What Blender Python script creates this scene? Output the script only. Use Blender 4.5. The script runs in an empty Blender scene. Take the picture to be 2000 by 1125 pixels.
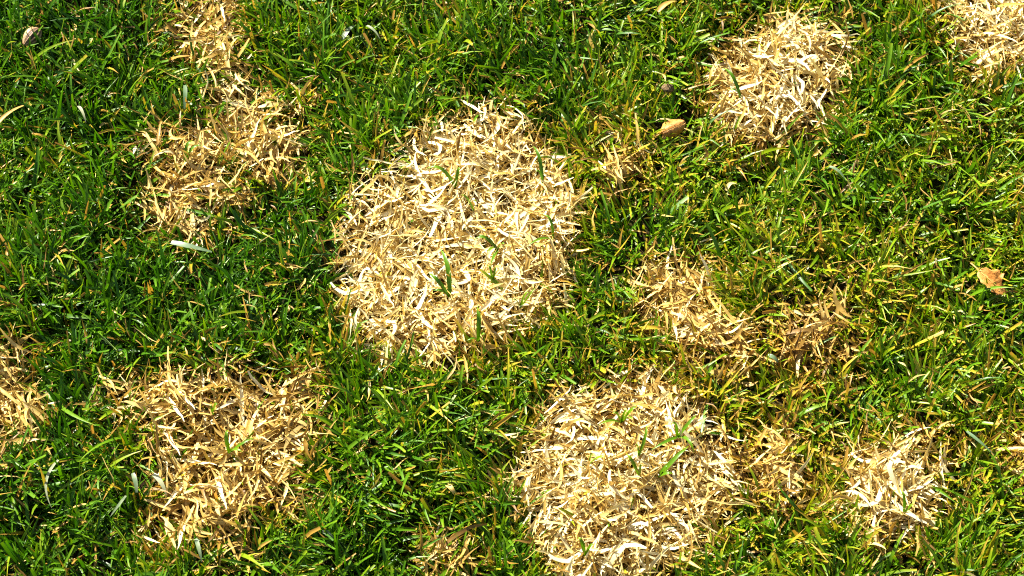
import bpy, math, random
import numpy as np

random.seed(11)
rng = np.random.default_rng(7)
scene = bpy.context.scene
C = scene.collection
IMG_W, IMG_H = 2000.0, 1125.0

# ------------------------------------------------------------------ camera
PITCH, DIST, VIEW_W = math.radians(59), 1.75, 0.80
cam_d = bpy.data.cameras.new('camera')
cam = bpy.data.objects.new('camera', cam_d)
C.objects.link(cam)
scene.camera = cam
cam.location = (0, -DIST * math.cos(PITCH), DIST * math.sin(PITCH))
cam.rotation_euler = (math.radians(90) - PITCH, 0, 0)
cam_d.sensor_width = 36
TANH = VIEW_W / 2 / DIST
cam_d.lens = 18 / TANH
cam_d.clip_start = 0.02
cam_d.clip_end = 200
cam_d.dof.use_dof = True
cam_d.dof.focus_distance = DIST - 0.02
cam_d.dof.aperture_fstop = 18

# ------------------------------------------------------------------ light
SUN_AZ = math.atan2(-0.72, 0.69)       # towards the sun: to the left of and beyond the camera's view
SUN_EL = math.radians(41)
world = bpy.data.worlds.new('World')
scene.world = world
world.use_nodes = True
wn = world.node_tree
sky = wn.nodes.new('ShaderNodeTexSky')
sky.sky_type = 'NISHITA'
sky.sun_disc = False
sky.sun_elevation = SUN_EL
sky.sun_rotation = SUN_AZ
sky.air_density = 0.8
sky.dust_density = 2.5
sky.ozone_density = 0.5
wn.nodes['Background'].inputs[1].default_value = 0.05
wn.links.new(sky.outputs[0], wn.nodes['Background'].inputs[0])

sun_d = bpy.data.lights.new('sun', 'SUN')
sun_d.energy = 5.0
sun_d.angle = math.radians(0.5)
sun_d.color = (1.0, 0.95, 0.84)
sun = bpy.data.objects.new('sun', sun_d)
C.objects.link(sun)
sun.location = (-3, 3, 4)
sun.rotation_euler = (math.radians(90) - SUN_EL, 0, math.pi - SUN_AZ)

vs = scene.view_settings
vs.view_transform = 'Standard'
vs.look = 'None'
vs.gamma = 1
vs.use_curve_mapping = False
vs.exposure = 1.95
scene.cycles.use_denoising = False
scene.cycles.filter_width = 1.1
scene.cycles.max_bounces = 5
scene.cycles.transmission_bounces = 4


# ------------------------------------------------------------------ helpers
def height(x, y):
    """gentle hummocks of the lawn, metres"""
    return (0.0040 * np.sin(x * 31 + 0.6) * np.cos(y * 27 - 0.4)
            + 0.0026 * np.sin(x * 67 - y * 41 + 1.3)
            + 0.0016 * np.cos(x * 113 + y * 97))


def vnoise(x, y, seed):
    """smooth value noise in 0..1 (unit cell)"""
    x = np.asarray(x, float) + 1000.0
    y = np.asarray(y, float) + 1000.0
    xi, yi = np.floor(x).astype(np.int64), np.floor(y).astype(np.int64)
    fx, fy = x - xi, y - yi
    fx, fy = fx * fx * (3 - 2 * fx), fy * fy * (3 - 2 * fy)

    def hsh(a, b):
        n = (a * 374761393 + b * 668265263 + seed * 974711) & 0x7fffffff
        n = ((n ^ (n >> 13)) * 1274126177) & 0x7fffffff
        return ((n ^ (n >> 16)) & 0xffff) / 65535.0
    return ((hsh(xi, yi) * (1 - fx) + hsh(xi + 1, yi) * fx) * (1 - fy)
            + (hsh(xi, yi + 1) * (1 - fx) + hsh(xi + 1, yi + 1) * fx) * fy)


def at(px, py, z=0.006):
    """the ground point (at height z) seen at a place of the photograph"""
    u = (px - IMG_W / 2) / (IMG_W / 2) * TANH
    v = (IMG_H / 2 - py) / (IMG_W / 2) * TANH
    f = (0, math.cos(PITCH), -math.sin(PITCH))
    up = (0, math.sin(PITCH), math.cos(PITCH))
    d = (u, f[1] + v * up[1], f[2] + v * up[2])
    t = (z - cam.location.z) / d[2]
    return np.array((cam.location.x + t * d[0], cam.location.y + t * d[1], z))


def smooth(e0, e1, x):
    t = np.clip((x - e0) / (e1 - e0), 0, 1)
    return t * t * (3 - 2 * t)


def link(name, mesh, mat=None, parent=None, loc=(0, 0, 0), kind=None):
    o = bpy.data.objects.new(name, mesh)
    C.objects.link(o)
    o.location = loc
    if parent is not None:
        o.parent = parent
    if mat is not None and mesh is not None and not mesh.materials:
        mesh.materials.append(mat)
    if kind:
        o['kind'] = kind
    return o


def tag(o, label, cat, group=None):
    o['label'] = label
    o['category'] = cat
    if group:
        o['group'] = group
    return o


def np_mesh(name, v, quads, attrs=None, smooth_sh=True):
    me = bpy.data.meshes.new(name)
    v = np.asarray(v, np.float32).reshape(-1, 3)
    q = np.asarray(quads, np.int32).reshape(-1, 4)
    me.vertices.add(len(v))
    me.vertices.foreach_set('co', v.ravel())
    me.loops.add(q.size)
    me.loops.foreach_set('vertex_index', q.ravel())
    me.polygons.add(len(q))
    me.polygons.foreach_set('loop_start', np.arange(0, q.size, 4, dtype=np.int32))
    if smooth_sh:
        me.polygons.foreach_set('use_smooth', np.ones(len(q), dtype=bool))
    for k, a in (attrs or {}).items():
        at_ = me.attributes.new(k, 'FLOAT', 'POINT')
        at_.data.foreach_set('value', np.asarray(a, np.float32).ravel())
    me.update(calc_edges=True)
    return me


def sweep(base, az, tilt, bend, length, width, side, tw0, tw1, fold, cut, S=5, crinkle=0.0, base_w=0.75):
    """N ribbons: verts (N,S+1,3,3); tilt is measured from the vertical, bend adds along the length"""
    N = len(az)
    s = np.linspace(0, 1, S + 1)
    sm = (s[:-1] + s[1:]) / 2
    th = tilt[:, None] + bend[:, None] * sm ** 1.3
    a = az[:, None] + side[:, None] * sm
    if crinkle:
        th = th + rng.normal(0, crinkle, th.shape)
        a = a + rng.normal(0, crinkle, a.shape)
    step = (length / S)[:, None]
    d = np.stack((np.sin(th) * np.cos(a), np.sin(th) * np.sin(a), np.cos(th)), -1) * step[..., None]
    p = np.concatenate((np.zeros((N, 1, 3)), np.cumsum(d, 1)), 1) + base[:, None, :]
    T = np.gradient(p, axis=1)
    T /= np.linalg.norm(T, axis=2, keepdims=True) + 1e-9
    aa = az[:, None] + side[:, None] * s
    W = np.stack((-np.sin(aa), np.cos(aa), np.zeros_like(aa)), -1)
    W -= T * (W * T).sum(-1, keepdims=True)
    W /= np.linalg.norm(W, axis=2, keepdims=True) + 1e-9
    Nn = np.cross(T, W)
    tw = tw0[:, None] + (tw1 - tw0)[:, None] * s
    W2 = W * np.cos(tw)[..., None] + Nn * np.sin(tw)[..., None]
    N2 = np.cross(T, W2)
    tip = 1 - s[None, :] ** 2.6 * (1 - cut[:, None])
    prof = np.minimum(base_w + (1 - base_w) * s / 0.35, 1)[None, :] * tip
    hw = (width[:, None] * 0.5) * prof
    L = p - W2 * hw[..., None]
    R = p + W2 * hw[..., None]
    M = p - N2 * (hw * fold[:, None])[..., None]
    return np.stack((L, M, R), 2)


def ribbon_mesh(name, V, tone, ground=True):
    """V (N,S+1,3,3) to one mesh with the attributes tone and along"""
    N, S1 = V.shape[:2]
    i = np.arange(S1 - 1)
    q = []
    for c in (0, 1):
        q.append(np.stack((i * 3 + c, i * 3 + c + 1, (i + 1) * 3 + c + 1, (i + 1) * 3 + c), -1))
    q = np.concatenate(q, 0)
    Q = (np.arange(N)[:, None, None] * (S1 * 3) + q[None]).reshape(-1, 4)
    if ground:
        zmin = height(V[..., 0], V[..., 1]) + 0.0008
        V[..., 2] = np.maximum(V[..., 2], zmin)
    along = np.broadcast_to(np.linspace(0, 1, S1)[None, :, None], (N, S1, 3))
    across = np.broadcast_to(np.array((0.0, 1.0, 0.0))[None, None, :], (N, S1, 3))
    tn = np.broadcast_to(tone[:, None, None], (N, S1, 3))
    return np_mesh(name, V, Q, {'tone': tn, 'along': along, 'across': across})


# ------------------------------------------------------------------ materials
def new_mat(name):
    m = bpy.data.materials.new(name)
    m.use_nodes = True
    nt = m.node_tree
    nt.nodes.clear()
    return m, nt


def ramp(nt, stops):
    r = nt.nodes.new('ShaderNodeValToRGB')
    e = r.color_ramp.elements
    while len(e) < len(stops):
        e.new(0.5)
    for k, (p, c) in enumerate(stops):
        e[k].position = p
        e[k].color = (*c, 1)
    return r


def attr(nt, name):
    a = nt.nodes.new('ShaderNodeAttribute')
    a.attribute_name = name
    return a.outputs['Fac']


def math_node(nt, op, a, b=None, clamp=False):
    n = nt.nodes.new('ShaderNodeMath')
    n.operation = op
    n.use_clamp = clamp
    for k, v in enumerate((a, b)):
        if v is None:
            continue
        if isinstance(v, (int, float)):
            n.inputs[k].default_value = v
        else:
            nt.links.new(v, n.inputs[k])
    return n.outputs[0]


def blade_material(name, stops, rough, spec, transl, tip_shift, mottle):
    m, nt = new_mat(name)
    out = nt.nodes.new('ShaderNodeOutputMaterial')
    tone, along, across = attr(nt, 'tone'), attr(nt, 'along'), attr(nt, 'across')
    geo = nt.nodes.new('ShaderNodeNewGeometry')
    nz = nt.nodes.new('ShaderNodeTexNoise')
    nz.inputs['Scale'].default_value = 260
    nz.inputs['Detail'].default_value = 3
    nt.links.new(geo.outputs['Position'], nz.inputs['Vector'])
    al = math_node(nt, 'POWER', along, 5.0)
    t = math_node(nt, 'MULTIPLY_ADD', al, tip_shift)
    nt.nodes[-1].inputs[2].default_value = 0
    nt.links.new(tone, nt.nodes[-1].inputs[2])
    k = math_node(nt, 'MULTIPLY', math_node(nt, 'SUBTRACT', nz.outputs['Fac'], 0.5), mottle)
    t = math_node(nt, 'ADD', t, k)
    ac = math_node(nt, 'MULTIPLY', across, 0.05)          # paler midrib
    t = math_node(nt, 'ADD', t, ac, True)
    r = ramp(nt, stops)
    nt.links.new(t, r.inputs[0])
    p = nt.nodes.new('ShaderNodeBsdfPrincipled')
    p.inputs['Roughness'].default_value = rough
    p.inputs['Specular IOR Level'].default_value = spec
    nt.links.new(r.outputs[0], p.inputs['Base Color'])
    tr = nt.nodes.new('ShaderNodeBsdfTranslucent')
    ga = nt.nodes.new('ShaderNodeGamma')              # light that has passed through the blade is deeper in colour
    ga.inputs[1].default_value = 1.25
    nt.links.new(r.outputs[0], ga.inputs[0])
    nt.links.new(ga.outputs[0], tr.inputs['Color'])
    mx = nt.nodes.new('ShaderNodeMixShader')
    mx.inputs[0].default_value = transl
    nt.links.new(p.outputs[0], mx.inputs[1])
    nt.links.new(tr.outputs[0], mx.inputs[2])
    nt.links.new(mx.outputs[0], out.inputs['Surface'])
    return m


MAT_GREEN = blade_material('grass_green', [
    (0.00, (0.018, 0.075, 0.002)), (0.30, (0.052, 0.152, 0.002)), (0.55, (0.110, 0.232, 0.002)),
    (0.75, (0.210, 0.285, 0.004)), (0.88, (0.450, 0.350, 0.020)), (1.00, (0.440, 0.250, 0.040))],
    0.40, 0.42, 0.42, 0.24, 0.26)
MAT_STRAW = blade_material('dead_straw', [
    (0.00, (0.130, 0.066, 0.009)), (0.25, (0.330, 0.190, 0.030)), (0.55, (0.540, 0.360, 0.080)),
    (0.80, (0.680, 0.530, 0.190)), (1.00, (0.810, 0.730, 0.440))],
    0.50, 0.45, 0.32, 0.02, 0.30)
MAT_PALE = blade_material('pale_clipping', [
    (0.00, (0.06, 0.12, 0.045)), (0.5, (0.11, 0.165, 0.08)), (1.00, (0.28, 0.29, 0.16))],
    0.4, 0.5, 0.2, 0.10, 0.9)


def noise_material(name, stops, scale, rough, bump, stretch=(1, 1, 1), detail=6):
    m, nt = new_mat(name)
    out = nt.nodes.new('ShaderNodeOutputMaterial')
    tc = nt.nodes.new('ShaderNodeTexCoord')
    mp = nt.nodes.new('ShaderNodeMapping')
    mp.inputs['Scale'].default_value = stretch
    nt.links.new(tc.outputs['Object'], mp.inputs['Vector'])
    nz = nt.nodes.new('ShaderNodeTexNoise')
    nz.inputs['Scale'].default_value = scale
    nz.inputs['Detail'].default_value = detail
    nz.inputs['Roughness'].default_value = 0.65
    nt.links.new(mp.outputs[0], nz.inputs['Vector'])
    r = ramp(nt, stops)
    nt.links.new(nz.outputs['Fac'], r.inputs[0])
    p = nt.nodes.new('ShaderNodeBsdfPrincipled')
    p.inputs['Roughness'].default_value = rough
    p.inputs['Specular IOR Level'].default_value = 0.03 if rough >= 0.9 else 0.3
    nt.links.new(r.outputs[0], p.inputs['Base Color'])
    b = nt.nodes.new('ShaderNodeBump')
    b.inputs['Strength'].default_value = bump
    b.inputs['Distance'].default_value = 0.003
    nt.links.new(nz.outputs['Fac'], b.inputs['Height'])
    nt.links.new(b.outputs[0], p.inputs['Normal'])
    nt.links.new(p.outputs[0], out.inputs['Surface'])
    return m


MAT_SOIL = noise_material('soil', [(0.25, (0.012, 0.008, 0.004)), (0.5, (0.026, 0.018, 0.008)),
                                   (0.62, (0.034, 0.040, 0.007)), (0.8, (0.07, 0.046, 0.014))], 90, 0.95, 0.9)
MAT_THATCH = noise_material('thatch', [(0.28, (0.035, 0.020, 0.006)), (0.48, (0.09, 0.058, 0.014)),
                                       (0.62, (0.24, 0.16, 0.045)), (0.8, (0.38, 0.27, 0.09))], 240, 0.9, 1.0)
MAT_LEAF = noise_material('brown_leaf', [(0.3, (0.24, 0.095, 0.018)), (0.5, (0.42, 0.18, 0.035)),
                                         (0.7, (0.55, 0.29, 0.08))], 180, 0.5, 0.5)
MAT_HUSK = noise_material('husk', [(0.3, (0.040, 0.018, 0.007)), (0.55, (0.085, 0.042, 0.017)),
                                   (0.8, (0.15, 0.08, 0.035))], 200, 0.45, 0.4)
MAT_RIB = noise_material('husk_rib', [(0.3, (0.20, 0.115, 0.05)), (0.7, (0.36, 0.23, 0.12))], 300, 0.35, 0.3)
MAT_CLOD = noise_material('crumb', [(0.3, (0.07, 0.045, 0.02)), (0.7, (0.27, 0.19, 0.10))], 420, 0.9, 1.0)
MAT_DARKCLOD = noise_material('dark_soil_crumb', [(0.3, (0.025, 0.014, 0.006)), (0.7, (0.10, 0.058, 0.024))],
                              420, 0.95, 1.0)

# ------------------------------------------------------------------ dead patches: outlines on the ground
# (label, outline in photograph pixels, remaining green, halo in mm, straw tone mean, straw blades as objects)
PATCHES = [
    ('large squarish bleached straw patch with a few green sprigs, biggest on the lawn',
     [(770, 300), (850, 258), (930, 228), (1030, 235), (1066, 290), (1112, 335), (1122, 430), (1116, 560),
      (1065, 612), (995, 662), (930, 692), (850, 708), (735, 705), (680, 645), (664, 560), (664, 470), (690, 392)],
     0.030, 11, 0.74, 300),
    ('broad golden straw patch crossed by green sprigs, reaching past the dark soil crumb',
     [(1105, 772), (1180, 742), (1300, 742), (1352, 790), (1392, 848), (1446, 872), (1446, 950), (1422, 1012),
      (1360, 1062), (1275, 1112), (1240, 1170), (1110, 1160), (1058, 1085), (1026, 1000), (1006, 938), (1048, 850)],
     0.035, 15, 0.68, 300),
    ('compact cream straw patch beside the curled orange-brown leaf',
     [(1425, 95), (1500, 62), (1575, 60), (1640, 95), (1640, 160), (1615, 215), (1560, 245), (1485, 278),
      (1428, 262), (1392, 205), (1405, 150)], 0.03, 20, 0.72, 160),
    ('pale straw patch fringed with yellow-green grass, neighbour of the compact cream patch',
     [(1840, -90), (2120, -90), (2130, 60), (2060, 140), (1990, 128), (1930, 150), (1880, 105), (1850, 40)],
     0.05, 18, 0.72, 140),
    ('narrow dead strip of straw beside deep green turf, leading away from the ragged tan patch',
     [(362, -70), (470, -70), (478, 50), (474, 130), (500, 180), (590, 205), (580, 320), (500, 335), (430, 285),
      (392, 225), (420, 150), (372, 110), (342, 60)], 0.34, 16, 0.56, 170),
    ('ragged tan straw patch beside the broad grey-green clipping',
     [(300, 300), (390, 285), (440, 315), (462, 372), (440, 430), (380, 452), (300, 448), (272, 400), (285, 345)],
     0.20, 16, 0.56, 120),
    ('loose curly straw patch with dark gaps, thin towards one end',
     [(215, 772), (345, 745), (470, 732), (600, 745), (618, 800), (604, 880), (590, 955), (500, 1012),
      (410, 1062), (325, 1050), (298, 965), (330, 880), (310, 830), (235, 812)], 0.20, 16, 0.47, 260),
    ('small greyish straw patch beside a dry fallen stalk',
     [(-110, 700), (55, 692), (70, 750), (95, 800), (60, 846), (-20, 850), (-110, 830)], 0.32, 14, 0.55, 90),
    ('curved tan straw patch between the biggest patch and the brown hollow',
     [(1262, 560), (1300, 528), (1368, 540), (1402, 600), (1440, 652), (1430, 702), (1350, 716), (1318, 662),
      (1262, 622)], 0.26, 18, 0.58, 110),
    ('small brown hollow of matted dead grass between green blades',
     [(1535, 655), (1580, 622), (1640, 610), (1652, 660), (1615, 718), (1540, 708)], 0.45, 18, 0.32, 50),
    ('roundish bright straw patch ringed by yellowing grass',
     [(1690, 905), (1740, 885), (1800, 892), (1826, 940), (1818, 1010), (1758, 1046), (1690, 1038), (1652, 1000),
      (1662, 945)], 0.28, 22, 0.64, 120),
    ('faint thin patch of yellow straw between the broad golden patch and the roundish one',
     [(1478, 880), (1530, 868), (1568, 905), (1556, 955), (1500, 960), (1476, 925)], 0.55, 22, 0.54, 40),
    ('slim wisp of dead straw next to the curled orange leaf',
     [(1172, 285), (1204, 272), (1226, 318), (1214, 362), (1182, 352)], 0.5, 16, 0.54, 26),
    ('thin rusty straw patch in green turf next to the broad golden patch',
     [(842, 1072), (900, 1060), (930, 1092), (900, 1130), (850, 1120)], 0.55, 14, 0.40, 26),
    ('thin straw fringe showing through grass beside the roundish bright patch',
     [(1965, 870), (2070, 850), (2080, 920), (1985, 915)], 0.5, 14, 0.5, 20),
]
POLY = [np.array([at(*p)[:2] for p in d[1]]) for d in PATCHES]


def poly_sd(x, y, P):
    """signed distance to a closed outline, positive inside"""
    pt = np.stack((np.atleast_1d(x), np.atleast_1d(y)), -1)
    best = np.full(len(pt), 1e9)
    inside = np.zeros(len(pt), bool)
    for k in range(len(P)):
        a, b = P[k], P[(k + 1) % len(P)]
        e = b - a
        w = pt - a
        t = np.clip((w @ e) / (e @ e), 0, 1)
        best = np.minimum(best, ((w - t[:, None] * e) ** 2).sum(1))
        cond = (a[1] > pt[:, 1]) != (b[1] > pt[:, 1])
        xc = a[0] + (pt[:, 1] - a[1]) * e[0] / (e[1] if abs(e[1]) > 1e-9 else 1e-9)
        inside ^= cond & (pt[:, 0] < xc)
    return np.where(inside, 1, -1) * np.sqrt(best)


def edge_noise(x, y):
    return 0.026 * (vnoise(x * 50, y * 50, 3) - 0.5) + 0.010 * (vnoise(x * 130, y * 130, 4) - 0.5)


def fields(x, y):
    """for every point: chance of green, of dead straw, and how yellowed the green is"""
    g = np.ones(len(x))
    d = np.zeros(len(x))
    h = np.zeros(len(x))
    en = edge_noise(x, y)
    for (lab, _, keep, halo, tone, n), P in zip(PATCHES, POLY):
        lo, hi = P.min(0) - 0.06, P.max(0) + 0.06
        k = np.where((x > lo[0]) & (x < hi[0]) & (y > lo[1]) & (y < hi[1]))[0]
        if not len(k):
            continue
        s = poly_sd(x[k], y[k], P) + en[k] * (0.45 if keep < 0.06 else 1.0)
        gi = smooth(0.006, -0.010, s)
        g[k] = np.minimum(g[k], keep + (1 - keep) * gi)
        d[k] = np.maximum(d[k], smooth(-0.9 * halo / 1000, 0.004, s))
        h[k] = np.maximum(h[k], smooth(-2.0 * halo / 1000, 0.002, s))
    return g, d, h


# ------------------------------------------------------------------ the lawn: soil with its grass
def soil_mesh():
    xs = np.concatenate((np.linspace(-40, -2, 12), np.linspace(-1.6, 1.6, 241), np.linspace(2, 40, 12)))
    X, Y = np.meshgrid(xs, xs)
    Z = height(X, Y)
    far = np.maximum(abs(X), abs(Y)) > 1.8
    Z = np.where(far, 0, Z) + np.where(far, 0, 0.002 * (vnoise(X * 90, Y * 90, 9) - 0.5))
    n = len(xs)
    i = np.arange(n - 1)
    a = (i[:, None] * n + i[None, :]).ravel()
    return np_mesh('lawn', np.stack((X, Y, Z), -1), np.stack((a, a + 1, a + n + 1, a + n), -1))


lawn = link('lawn', soil_mesh(), MAT_SOIL, kind='structure')
lawn['label'] = 'short green lawn on dark soil, scattered with dead patches'


def tufted_points(x0, x1, y0, y1, n, per, spread):
    m = n // per
    cx, cy = rng.uniform(x0, x1, m), rng.uniform(y0, y1, m)
    x = np.repeat(cx, per) + rng.normal(0, spread, m * per)
    y = np.repeat(cy, per) + rng.normal(0, spread, m * per)
    return x, y


def green_tone(x, y, h, n):
    region = 0.27 + 0.26 * smooth(-0.40, 0.25, x) + 0.22 * (vnoise(x * 9, y * 9, 21) - 0.5) \
        + 0.20 * (vnoise(x * 28, y * 28, 22) - 0.5)
    t = region + rng.normal(0, 0.14, n) + 0.26 * h * rng.uniform(0.2, 1.3, n)
    old = rng.uniform(0, 1, n) < (0.06 + 0.18 * h)
    return np.clip(np.where(old, rng.uniform(0.78, 1.0, n), t), 0, 1)


def green_blades(x, y, n, h, scale=1.0, S=5):
    lean = vnoise(x * 24, y * 24, 31) * 4 * math.pi
    az = lean + rng.normal(0, 1.1, n)
    tilt = np.clip(rng.normal(0.62, 0.32, n), 0.02, 1.4)
    bend = rng.normal(0.55, 0.45, n)
    length = np.clip(rng.normal(0.027, 0.008, n), 0.010, 0.054) * scale * (1 - 0.30 * h)
    length *= 0.85 + 0.35 * vnoise(x * 17, y * 17, 33)
    width = np.clip(rng.normal(0.0024, 0.0006, n), 0.0011, 0.0042) * scale
    base = np.stack((x, y, height(x, y) - 0.001), -1)
    return sweep(base, az, tilt, bend, length, width, rng.normal(0, 0.35, n), rng.normal(0, 0.5, n),
                 rng.normal(0, 0.8, n), rng.uniform(0.1, 0.6, n),
                 np.where(rng.uniform(0, 1, n) < 0.35, rng.uniform(0.4, 0.8, n), 0.06), S)


def straw_blades(x, y, n, z0, z1, S=6, scale=1.0, curl=1.0):
    az = rng.uniform(0, 2 * math.pi, n)
    tilt = np.clip(rng.normal(1.18, 0.34, n), 0.2, 1.9)
    bend = rng.normal(0.35, 0.65, n) * curl
    length = np.clip(rng.normal(0.026, 0.008, n), 0.010, 0.052) * scale
    width = np.clip(rng.normal(0.0022, 0.0007, n), 0.0008, 0.0046) * scale
    base = np.stack((x, y, height(x, y) + rng.uniform(z0, z1, n)), -1)
    base[:, 0] -= np.cos(az) * length * 0.4
    base[:, 1] -= np.sin(az) * length * 0.4
    return sweep(base, az, tilt, bend, length, width, rng.normal(0, 0.75, n) * curl, rng.normal(0, 0.7, n),
                 rng.normal(0, 1.2, n), rng.uniform(0.0, 0.8, n),
                 np.where(rng.uniform(0, 1, n) < 0.2, rng.uniform(0.3, 0.6, n), 0.06), S, crinkle=0.10, base_w=0.35)


VX0, VX1, VY0, VY1 = -0.56, 0.56, -0.37, 0.47

# the dense turf
x, y = tufted_points(VX0, VX1, VY0, VY1, 84000, 3, 0.0035)
x, y = np.append(x, rng.uniform(VX0, VX1, 9000)), np.append(y, rng.uniform(VY0, VY1, 9000))
g, d, h = fields(x, y)
keep = rng.uniform(0, 1, len(x)) < g
x, y, h = x[keep], y[keep], h[keep]
link('turf_grass', ribbon_mesh('turf_grass', green_blades(x, y, len(x), h, S=4), green_tone(x, y, h, len(x))),
     MAT_GREEN, lawn, kind='stuff')

# dead litter at the foot of the living grass
x, y = rng.uniform(VX0, VX1, 15000), rng.uniform(VY0, VY1, 15000)
g, d, h = fields(x, y)
keep = (rng.uniform(0, 1, len(x)) < 0.42 + 0.5 * h) & (d < 0.9)
x, y, h = x[keep], y[keep], h[keep]
tn = np.clip(rng.normal(0.33, 0.2, len(x)), 0, 0.95)
link('turf_litter', ribbon_mesh('turf_litter', straw_blades(x, y, len(x), 0.001, 0.015, scale=0.72), tn), MAT_STRAW, lawn,
     kind='stuff')

# thinner, coarser turf round about, where the photograph no longer looks
x, y = rng.uniform(-1.35, 1.35, 52000), rng.uniform(-0.9, 1.55, 52000)
keep = ~((x > VX0) & (x < VX1) & (y > VY0) & (y < VY1))
x, y = x[keep], y[keep]
h = np.zeros(len(x))
link('outer_turf', ribbon_mesh('outer_turf', green_blades(x, y, len(x), h, 1.75, 3), green_tone(x, y, h, len(x))),
     MAT_GREEN, lawn, kind='stuff')


# single blades standing over the turf: 48 shapes shared by 300 blades
def blade_variants(n, fn, tones, name, mat):
    out = []
    for k in range(n):
        V = fn()
        me = ribbon_mesh(name, V, np.array([tones()]), ground=False)
        me.materials.append(mat)
        out.append(me)
    return out


def one_green():
    z = np.zeros(1)
    return sweep(np.zeros((1, 3)), z, rng.uniform(0.35, 1.0, 1), rng.uniform(0.2, 1.1, 1), rng.uniform(0.034, 0.056, 1),
                 rng.uniform(0.0022, 0.0036, 1), rng.normal(0, 0.4, 1), rng.normal(0, 0.4, 1), rng.normal(0, 0.6, 1),
                 rng.uniform(0.15, 0.5, 1), np.array([0.06 if rng.uniform() < 0.7 else 0.6]), 7)


def one_straw():
    L = rng.uniform(0.022, 0.040, 1)
    V = sweep(np.zeros((1, 3)), np.zeros(1), rng.normal(1.25, 0.2, 1), rng.normal(0.35, 0.45, 1), L,
              rng.uniform(0.0020, 0.0038, 1), rng.normal(0, 1.0, 1), rng.normal(0, 0.5, 1), rng.normal(0, 1.0, 1),
              rng.uniform(0.0, 0.6, 1), np.array([0.06 if rng.uniform() < 0.8 else 0.45]), 7, crinkle=0.10, base_w=0.35)
    V[..., 0] -= float(L[0]) * 0.45
    return V


GV = blade_variants(48, one_green, lambda: float(np.clip(rng.normal(0.45, 0.17), 0.1, 0.9)), 'grass_blade', MAT_GREEN)
made = 0
while made < 300:
    px, py = rng.uniform(10, 1990), rng.uniform(10, 1115)
    p = at(px, py, 0)
    g, d, h = fields(p[:1], p[1:2])
    if rng.uniform() > g[0] * (1 - 0.4 * h[0]):
        continue
    zz = float(height(p[0], p[1]))
    o = link('grass_blade', GV[made % len(GV)], None, lawn, (p[0], p[1], zz))
    o.rotation_euler = (0, 0, rng.uniform(0, 6.28))
    s = rng.uniform(0.8, 1.1)
    o.scale = (s, s, s)
    made += 1

# ------------------------------------------------------------------ the dead patches themselves
SV = {}
for key, mean in (('pale', 0.76), ('tan', 0.58), ('brown', 0.36)):
    SV[key] = blade_variants(40, one_straw, lambda: float(np.clip(rng.normal(mean, 0.17), 0.05, 1)),
                             'straw_blade', MAT_STRAW)


def mat_mesh(P, c):
    """low matted cushion filling an outline, its rim sunk into the soil"""
    n_a, n_r = 56, 12
    ang = np.linspace(0, 2 * math.pi, n_a, endpoint=False)
    R = []
    for a in ang:                                   # radius of the outline in each direction
        r = np.linspace(0.002, 0.35, 220)
        s = poly_sd(c[0] + r * math.cos(a), c[1] + r * math.sin(a), P)
        k = np.where(s < 0)[0]
        R.append(r[k[0]] if len(k) else 0.35)
    R = np.array(R)
    t = np.linspace(0.02, 1, n_r)
    rr = R[None, :] * t[:, None]
    X, Y = c[0] + rr * np.cos(ang), c[1] + rr * np.sin(ang)
    Z = height(X, Y) + 0.0034 * (1 - t[:, None] ** 4) - 0.0015 + 0.003 * (vnoise(X * 150, Y * 150, 5) - 0.5)
    V = np.stack((X - c[0], Y - c[1], Z), -1)
    q = []
    for i in range(n_r - 1):
        for j in range(n_a):
            k = (j + 1) % n_a
            q.append((i * n_a + j, i * n_a + k, (i + 1) * n_a + k, (i + 1) * n_a + j))
    q += [(j, (j + n_a // 2) % n_a, (j + n_a // 2 + 1) % n_a, (j + 1) % n_a) for j in range(n_a // 2)][:0]
    V = np.concatenate((V.reshape(-1, 3), [[0, 0, V[0, :, 2].mean()]]))
    for j in range(0, n_a, 2):
        q.append((n_a * n_r, j, j + 1, (j + 2) % n_a))
    q = [tuple(reversed(f)) if i < (n_r - 1) * n_a else f for i, f in enumerate(q)]
    return np_mesh('thatch_mat', V, q)


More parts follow.
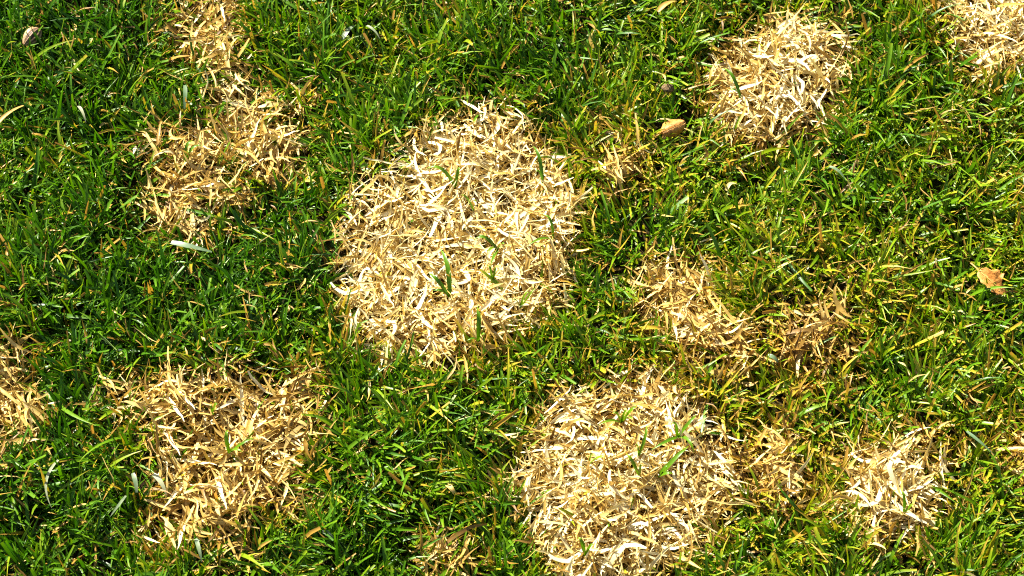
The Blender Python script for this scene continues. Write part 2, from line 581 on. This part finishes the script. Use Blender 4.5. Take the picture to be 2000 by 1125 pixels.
for (lab, _, green, halo, tone, count), P in zip(PATCHES, POLY):
    nxt = np.roll(P, -1, 0)
    cr = P[:, 0] * nxt[:, 1] - nxt[:, 0] * P[:, 1]
    area = abs(cr.sum()) / 2
    c = ((P + nxt) * cr[:, None]).sum(0) / (3 * cr.sum())
    root = link('dead_grass_patch', None, loc=(c[0], c[1], 0))
    tag(root, lab, 'dead patch', 'dead patches in the lawn')
    link('thatch_mat', mat_mesh(P, c), MAT_THATCH, root)
    lo, hi = P.min(0) - 0.02, P.max(0) + 0.02
    # the many small straws, one part
    dens = 80000 * (1 - 0.9 * green) * (1.0 if tone > 0.62 else 0.72)
    n = int(dens * (hi[0] - lo[0]) * (hi[1] - lo[1]))
    x, y = rng.uniform(lo[0], hi[0], n), rng.uniform(lo[1], hi[1], n)
    s = poly_sd(x, y, P) + edge_noise(x, y) * (0.45 if green < 0.06 else 1.0) - (0.004 if green < 0.06 else 0.0)
    k = rng.uniform(0, 1, n) < smooth(-0.9 * halo / 1000, 0.005, s)
    x, y, s = x[k], y[k], s[k]
    n = len(x)
    V = straw_blades(x, y, n, 0.001, 0.011, curl=1.5 if 'curly' in lab else 1.0)
    tn = np.clip(rng.normal(tone + 0.02, 0.25, n) - 0.30 * smooth(0.004, -0.012, s)
                 + 0.25 * (vnoise(x * 40, y * 40, 55) - 0.5), 0.02, 1)
    V[..., 0] -= c[0]
    V[..., 1] -= c[1]
    link('straw_litter', ribbon_mesh('straw_litter', V, tn, ground=False), MAT_STRAW, root, kind='stuff')
    # the straws that show largest, each its own part
    var = SV['pale' if tone > 0.62 else 'tan' if tone > 0.45 else 'brown']
    made = 0
    while made < count:
        qx, qy = rng.uniform(lo[0], hi[0]), rng.uniform(lo[1], hi[1])
        sd = poly_sd(np.array([qx]), np.array([qy]), P) + edge_noise(np.array([qx]), np.array([qy]))
        if rng.uniform() > smooth(-0.001, 0.014, sd[0]):
            continue
        o = link('straw_blade', var[int(rng.integers(len(var)))], None, root,
                 (qx - c[0], qy - c[1], float(height(qx, qy)) + rng.uniform(0.008, 0.013)))
        o.rotation_euler = (rng.normal(0, 0.12), rng.normal(0, 0.12), rng.uniform(0, 6.28))
        sc = rng.uniform(0.8, 1.15)
        o.scale = (sc, sc, sc)
        made += 1


# ------------------------------------------------------------------ single ribbons laid between two places
def laid_ribbon(name, p0, p1, width, arch, tone, mat, origin, bow=0.0, cut=0.06, fold=0.3, S=9, twist=0.0):
    """one blade from p0 to p1, arched upwards and bowed sideways; coordinates relative to origin"""
    p0, p1 = np.array(p0, float), np.array(p1, float)
    s = np.linspace(0, 1, S + 1)[:, None]
    d = p1 - p0
    L = np.linalg.norm(d)
    sidev = np.array((-d[1], d[0], 0)) / (np.linalg.norm(d[:2]) + 1e-9)
    p = p0 + d * s + np.array((0, 0, arch)) * 4 * s * (1 - s) + sidev * bow * L * 4 * s * (1 - s)
    T = np.gradient(p, axis=0)
    T /= np.linalg.norm(T, axis=1, keepdims=True)
    W = np.cross(T, (0, 0, 1.0))
    W /= np.linalg.norm(W, axis=1, keepdims=True) + 1e-9
    Nn = np.cross(W, T)
    tw = twist * s
    W2, N2 = W * np.cos(tw) + Nn * np.sin(tw), Nn * np.cos(tw) - W * np.sin(tw)
    prof = np.minimum(0.7 + s / 0.8, 1) * (1 - s ** 3 * (1 - cut))
    hw = width / 2 * prof
    V = np.stack((p - W2 * hw, p - N2 * hw * fold, p + W2 * hw), 1)[None] - np.array(origin)
    me = ribbon_mesh(name, V, np.array([tone]), ground=False)
    me.materials.append(mat)
    return me


# green sprigs still growing in the dead patches: foot, then the blades' tips (pixels)
SPRIGS = [
    ('sturdy green sprig with two broad upright leaves in the biggest patch', (878, 575),
     [(860, 482, 4.2, .008), (838, 530, 4.0, .009), (846, 560, 2.8, .005)], 0.40),
    ('green rosette sprig with spread leaves in the biggest patch', (972, 487),
     [(926, 464, 3.4, .006), (935, 456, 3.6, .004), (950, 494, 3.0, .004), (958, 520, 3.2, .004), (985, 480, 3.2, .003)], 0.46),
    ('long curved green sprig with two narrow leaves in the biggest patch', (889, 366),
     [(832, 331, 3.6, .008), (897, 330, 3.2, .006)], 0.50),
    ('tall thin green sprig standing at the shaded margin of the biggest patch', (1060, 352),
     [(1040, 280, 3.2, .008), (1046, 330, 2.6, .004)], 0.42),
    ('thin forked green sprig beside the broad-leaved sprig in the biggest patch', (962, 552),
     [(953, 516, 2.2, .004), (968, 524, 2.2, .004)], 0.55),
    ('tall green sprig where the biggest patch meets the turf', (934, 668),
     [(932, 605, 3.8, .010), (912, 668, 2.8, .005), (950, 655, 2.8, .005)], 0.45),
    ('low V-shaped green sprig in straw near the turf corner of the biggest patch', (1016, 602),
     [(1000, 588, 2.2, .004), (1036, 576, 2.4, .006), (1046, 566, 2.0, .006)], 0.58),
    ('bent green sprig lying over straw at the turf edge of the biggest patch', (1080, 475),
     [(1058, 428, 2.6, .006), (1028, 488, 2.6, .005)], 0.46),
    ('short yellowish green sprig with two stubby leaves in the biggest patch', (925, 408),
     [(900, 382, 2.6, .004), (930, 388, 2.6, .004)], 0.58),
    ('open green rosette sprig in the broad golden patch', (1214, 821),
     [(1168, 828, 2.8, .006), (1196, 802, 3.0, .005), (1244, 796, 3.4, .007), (1226, 800, 2.6, .004), (1236, 820, 2.4, .003)], 0.54),
    ('slender green sprig with one bent blade in the broad golden patch', (1248, 932),
     [(1222, 890, 3.2, .006), (1252, 912, 2.2, .004)], 0.55),
    ('upright thin green sprig in the middle of the broad golden patch', (1247, 892),
     [(1262, 834, 2.8, .006), (1240, 872, 2.0, .004)], 0.52),
    ('long leaning green sprig crossing the broad golden patch', (1285, 930),
     [(1345, 872, 4.0, .006), (1316, 920, 3.2, .004), (1306, 905, 2.4, .004)], 0.45),
    ('crossed green sprig with three long blades beside the dark soil crumb', (1322, 858),
     [(1272, 880, 3.2, .006), (1356, 884, 3.2, .006), (1310, 836, 2.8, .005), (1360, 812, 3.0, .006)], 0.50),
    ('small curled green sprig at the turf side of the broad golden patch', (1150, 902),
     [(1158, 884, 2.2, .003), (1184, 894, 2.4, .004)], 0.58),
    ('green sprig near the foot of the broad golden patch with one long blade', (1142, 1090),
     [(1128, 1056, 3.4, .006), (1160, 1066, 2.8, .005)], 0.48),
    ('long dark green sprig leaning over the compact cream patch', (1446, 194),
     [(1412, 132, 3.4, .008), (1424, 176, 2.8, .005)], 0.36),
    ('two-bladed green sprig rising through the ragged tan patch', (362, 318),
     [(378, 276, 3.2, .006), (396, 284, 3.0, .006), (372, 300, 2.6, .004)], 0.48),
    ('upright green sprig in the middle of the loose curly patch', (448, 884),
     [(446, 838, 3.4, .006), (476, 888, 2.8, .005), (500, 854, 2.6, .006)], 0.45),
    ('short green sprig at the thin end of the loose curly patch', (416, 808),
     [(426, 786, 3.4, .005), (410, 792, 2.6, .004)], 0.5),
    ('fine green sprig at the centre of the roundish bright patch', (1765, 1005),
     [(1758, 960, 2.6, .006), (1786, 985, 2.4, .005)], 0.56),
]
for lab, foot, tips, tone in SPRIGS:
    f = at(*foot, 0.016)
    f[2] = float(height(f[0], f[1])) + 0.015
    root = link('grass_sprig', None, loc=tuple(f))
    tag(root, lab, 'grass sprig', 'green sprigs growing in the dead patches')
    for tx, ty, w, arch in tips:
        t = at(tx, ty, 0.030)
        t[2] += float(height(t[0], t[1]))
        me = laid_ribbon('grass_blade', f, t, w * 0.92 / 1000, arch + 0.002, float(np.clip(tone + rng.normal(0, .05), 0, 1)),
                         MAT_GREEN, f, bow=rng.normal(0, 0.06))
        link('grass_blade', me, None, root)

# loose pale clippings lying on the turf
CLIPS = [
    ('broad grey-green grass clipping lying on turf beside the ragged tan patch',
     (334, 473), (414, 492), 5.6, .004, -0.05, 0.35, .35, .026),
    ('thin silvery curved grass clipping upright on green turf beside the loose curly patch',
     (114, 898), (101, 992), 2.6, .003, -0.16, 0.8, .06, .026),
    ('short pale grass clipping by the margin of the loose curly patch',
     (259, 924), (267, 962), 4.0, .002, 0.05, 0.55, .5, .026),
    ('slanted silvery grass clipping pointing away from the loose curly patch',
     (246, 968), (213, 1012), 2.4, .003, 0.05, 0.6, .06, .026),
    ('cream dry grass clipping lying at the rim of the loose curly patch',
     (299, 926), (325, 968), 4.6, .003, 0.07, 1.0, .06, .020),
    ('stiff bluish grass clipping on turf beside the roundish bright patch',
     (1888, 842), (1942, 888), 3.0, .004, -0.06, 0.2, .06, .028),
    ('pale folded grass clipping on turf beside the narrow dead strip',
     (668, 76), (692, 50), 5.0, .003, 0.0, 0.5, .5, .026),
    ('slim pale curved grass clipping next to the pale folded one',
     (716, 50), (742, 76), 2.8, .002, 0.06, 0.7, .06, .026),
    ('whitish twisted grass clipping on deep green turf facing the narrow strip',
     (152, 206), (168, 240), 3.0, .003, 0.05, 0.95, .06, .026),
    ('grey-green grass clipping between the narrow strip and the deep green turf',
     (361, 166), (360, 212), 4.0, .003, 0.04, 0.3, .4, .026),
    ('short blunt pale clipping on turf between the loose curly patch and rusty patch',
     (630, 1036), (652, 1056), 4.6, .002, 0.04, 0.5, .5, .026),
    ('dull pale grass clipping half standing at the tapered end of the loose curly patch',
     (382, 1052), (394, 1098), 3.6, .003, 0.03, 0.5, .1, .026),
    ('narrow pale clipping on yellowish turf near the curved tan patch',
     (1500, 694), (1520, 708), 4.2, .002, 0.05, 0.4, .5, .026),
    ('pale bluish clipping on green turf between the compact cream patch and its neighbour',
     (1620, 325), (1652, 354), 3.2, .003, 0.05, 0.35, .06, .028),
]
for lab, a, b, w, arch, bow, tone, cut, z in CLIPS:
    z -= 0.003
    p0, p1 = at(*a, z), at(*b, z - 0.002)
    c = (p0 + p1) / 2
    me = laid_ribbon('grass_clipping', p0, p1, w * 0.85 / 1000, arch, tone, MAT_PALE, c, bow=bow, cut=cut, fold=0.15, twist=0.3)
    tag(link('grass_clipping', me, None, loc=tuple(c)), lab, 'grass clipping', 'loose pale grass clippings')

# a dry stalk lying at the left patch, and a dry curled blade standing in the turf
p0, p1 = at(-12, 752, .018), at(40, 792, .014)
c = (p0 + p1) / 2
tag(link('dry_stalk', laid_ribbon('dry_stalk', p0, p1, .0030, .002, 0.62, MAT_STRAW, c, fold=0.8, cut=0.5), None, loc=tuple(c)),
    'stiff grey-tan dry stalk lying across the small greyish patch', 'stalk')
p0, p1 = at(1162, 98, .010), at(1160, 60, .030)
c = p0.copy()
tag(link('dry_leaf', laid_ribbon('dry_leaf', p0, p1, .0046, .004, 0.66, MAT_STRAW, c, bow=0.15, cut=0.3, twist=1.2, fold=0.6),
         None, loc=tuple(c)),
    'curled tan dry blade standing upright in the green turf', 'dry leaf')


# a few more loose dead bits: name, label, category, ends (pixels), width mm, height, tone, cut, bow
BITS = [
    ('dry_stalk', 'thick yellow-brown dry stalk lying in deep green turf near the whitish clipping', 'stalk',
     (-14, 252), (52, 204), 3.8, .022, .38, .3, .05),
    ('dry_leaf', 'narrow orange-yellow dry leaf in turf past the grey-tan clod', 'dry leaf',
     (1284, 22), (1322, 2), 5.2, .024, .34, .06, .05),
    ('dry_leaf', 'short cream dry leaf fragment in the green turf beside the broad golden patch', 'dry leaf',
     (872, 946), (888, 964), 4.2, .019, .66, .7, .0),
    ('dry_leaf', 'small pinkish brown dry leaf fragment at the turf rim of the biggest patch', 'dry leaf',
     (852, 676), (868, 694), 4.2, .020, .30, .6, .0),
    ('dry_leaf', 'pale cream hooked dry leaf fragment in turf near the compact cream patch', 'dry leaf',
     (1418, 372), (1440, 360), 3.6, .020, .75, .1, .2),
]
for nm, lab, cat, a, b, w, z, tone, cut, bow in BITS:
    p0, p1 = at(*a, z), at(*b, z)
    c = (p0 + p1) / 2
    tag(link(nm, laid_ribbon(nm, p0, p1, w / 1000, .003, tone, MAT_STRAW, c, fold=0.6, cut=cut, bow=bow, twist=0.4), None,
             loc=tuple(c)), lab, cat)


# ------------------------------------------------------------------ fallen leaves
def leaf_mesh(length, width, curl, torn, seed, nu=12, nv=8):
    r = np.random.default_rng(seed)
    u = np.linspace(0, 1, nu + 1)
    v = np.linspace(-1, 1, nv + 1)
    U, Vv = np.meshgrid(u, v, indexing='ij')
    prof = np.sin(np.pi * np.clip(U * 0.86 + 0.09, 0, 1)) ** 0.7
    edge = 1 + torn * (r.uniform(-1, 1, U.shape) * (abs(Vv) > 0.7))
    X = (U - 0.5) * length
    Y = Vv * width / 2 * prof * edge
    Z = curl * (Y * Y) / (width * 0.5) + 0.10 * length * np.sin(U * 3.0) - 0.0010 * (abs(Vv) < 0.13) \
        + 0.0006 * np.sin(U * 26 + abs(Vv) * 5)
    n = nv + 1
    q = [(i * n + j, (i + 1) * n + j, (i + 1) * n + j + 1, i * n + j + 1) for i in range(nu) for j in range(nv)]
    return np_mesh('leaf_blade', np.stack((X, Y, Z), -1), q)


def add_leaf(lab, px, py, z, length, width, curl, torn, rot, seed, stem=True):
    p = at(px, py, z)
    root = link('fallen_leaf', None, loc=tuple(p))
    root.rotation_euler = rot
    tag(root, lab, 'leaf', 'fallen brown leaves')
    o = link('leaf_blade', leaf_mesh(length, width, curl, torn, seed), MAT_LEAF, root)
    m = o.modifiers.new('thickness', 'SOLIDIFY')
    m.thickness = 0.0004
    vein = laid_ribbon('leaf_vein', (-length * 0.46, 0, 0.0002), (length * 0.44, 0, 0.0002), .0009, .10 * length, 0.45,
                       MAT_STRAW, (0, 0, 0), fold=0.9, cut=0.3)
    link('leaf_vein', vein, None, o)
    if stem:
        me = laid_ribbon('leaf_stalk', (-length * 0.48, 0, 0.001), (-length * 0.85, 0.001, -0.004), .0013, .001, 0.3,
                         MAT_STRAW, (0, 0, 0), fold=0.9, cut=0.8)
        link('leaf_stalk', me, None, root)


add_leaf('curled orange-brown leaf sunk in green turf near the compact cream patch', 1316, 249, 0.021,
         0.021, 0.014, -1.3, 0.10, (0.5, -0.1, 0.45), 1)
add_leaf('torn brown leaf half hidden under green blades on yellowish turf', 1938, 552, 0.020,
         0.027, 0.014, 0.9, 0.35, (0.35, 0.2, -0.75), 2)


# ------------------------------------------------------------------ ribbed husk and soil crumbs
def husk():
    p = at(62, 72, 0.021)
    root = link('seed_husk', None, loc=tuple(p))
    root.rotation_euler = (0.25, -0.15, math.radians(52))
    tag(root, 'ribbed brown seed husk lying in deep green turf', 'seed husk')
    nu, nv = 14, 16
    L, Wd = 0.0205, 0.0125

    def pt(t, a, k=1.0):
        r = math.sin(math.pi * min(max(t, 0.0), 1.0)) ** 0.62 * (0.72 + 0.42 * t) * Wd / 2 * k
        return ((0.5 - t) * -L, r * math.cos(a), r * math.sin(a) * 0.75)
    v = [pt(i / nu if 0 < i < nu else (0.004 if i == 0 else 0.996), 2 * math.pi * j / nv) for i in range(nu + 1) for j in range(nv)]
    q = [(i * nv + j, i * nv + (j + 1) % nv, (i + 1) * nv + (j + 1) % nv, (i + 1) * nv + j) for i in range(nu) for j in range(nv)]
    shell = link('husk_shell', np_mesh('husk_shell', v, q), MAT_HUSK, root)
    for a in (20, 56, 92, 128, 164):                      # raised ribs along the shell
        a = math.radians(a)
        vv, qq = [], []
        for i in range(13):
            t = 0.05 + 0.9 * i / 12
            c0 = np.array(pt(t, a, 1.02))
            nrm = np.array((0, math.cos(a), math.sin(a)))
            tan = np.array((0, -math.sin(a), math.cos(a)))
            w = 0.00085 * (1 - abs(2 * t - 1) ** 3) + 0.0001
            vv += [tuple(c0 - tan * w - nrm * w * .5), tuple(c0 + nrm * w * 1.1), tuple(c0 + tan * w - nrm * w * .5)]
        for i in range(12):
            for c_ in (0, 1):
                qq.append((i * 3 + c_, i * 3 + c_ + 1, i * 3 + c_ + 4, i * 3 + c_ + 3))
        link('husk_rib', np_mesh('husk_rib', vv, qq), MAT_RIB, shell)


husk()


def crumb(lab, px, py, z, size, mat, seed, cat='soil crumb'):
    r = np.random.default_rng(seed)
    nu, nv = 8, 12
    v = []
    for i in range(nu + 1):
        for j in range(nv):
            th, ph = math.pi * min(max(i / nu, 0.02), 0.98), 2 * math.pi * j / nv
            k = size / 2 * (0.75 + 0.5 * r.uniform())
            v.append((k * math.sin(th) * math.cos(ph), k * math.sin(th) * math.sin(ph) * 0.8, k * math.cos(th) * 0.65))
    q = [(i * nv + j, (i + 1) * nv + j, (i + 1) * nv + (j + 1) % nv, i * nv + (j + 1) % nv) for i in range(nu) for j in range(nv)]
    p = at(px, py, z)
    tag(link('soil_crumb', np_mesh('soil_crumb', v, q, smooth_sh=False), mat, loc=tuple(p)), lab, cat)


crumb('small crumbly grey-tan clod perched in turf near the curled orange leaf', 1304, 172, 0.024, 0.0095, MAT_CLOD, 3)
crumb('dark brown soil crumb bedded at the turf side of the broad golden patch', 1375, 850, 0.006, 0.016, MAT_DARKCLOD, 4)
crumb('tiny blackish soil crumb bedded in the biggest patch', 822, 497, 0.008, 0.0075, MAT_DARKCLOD, 5)
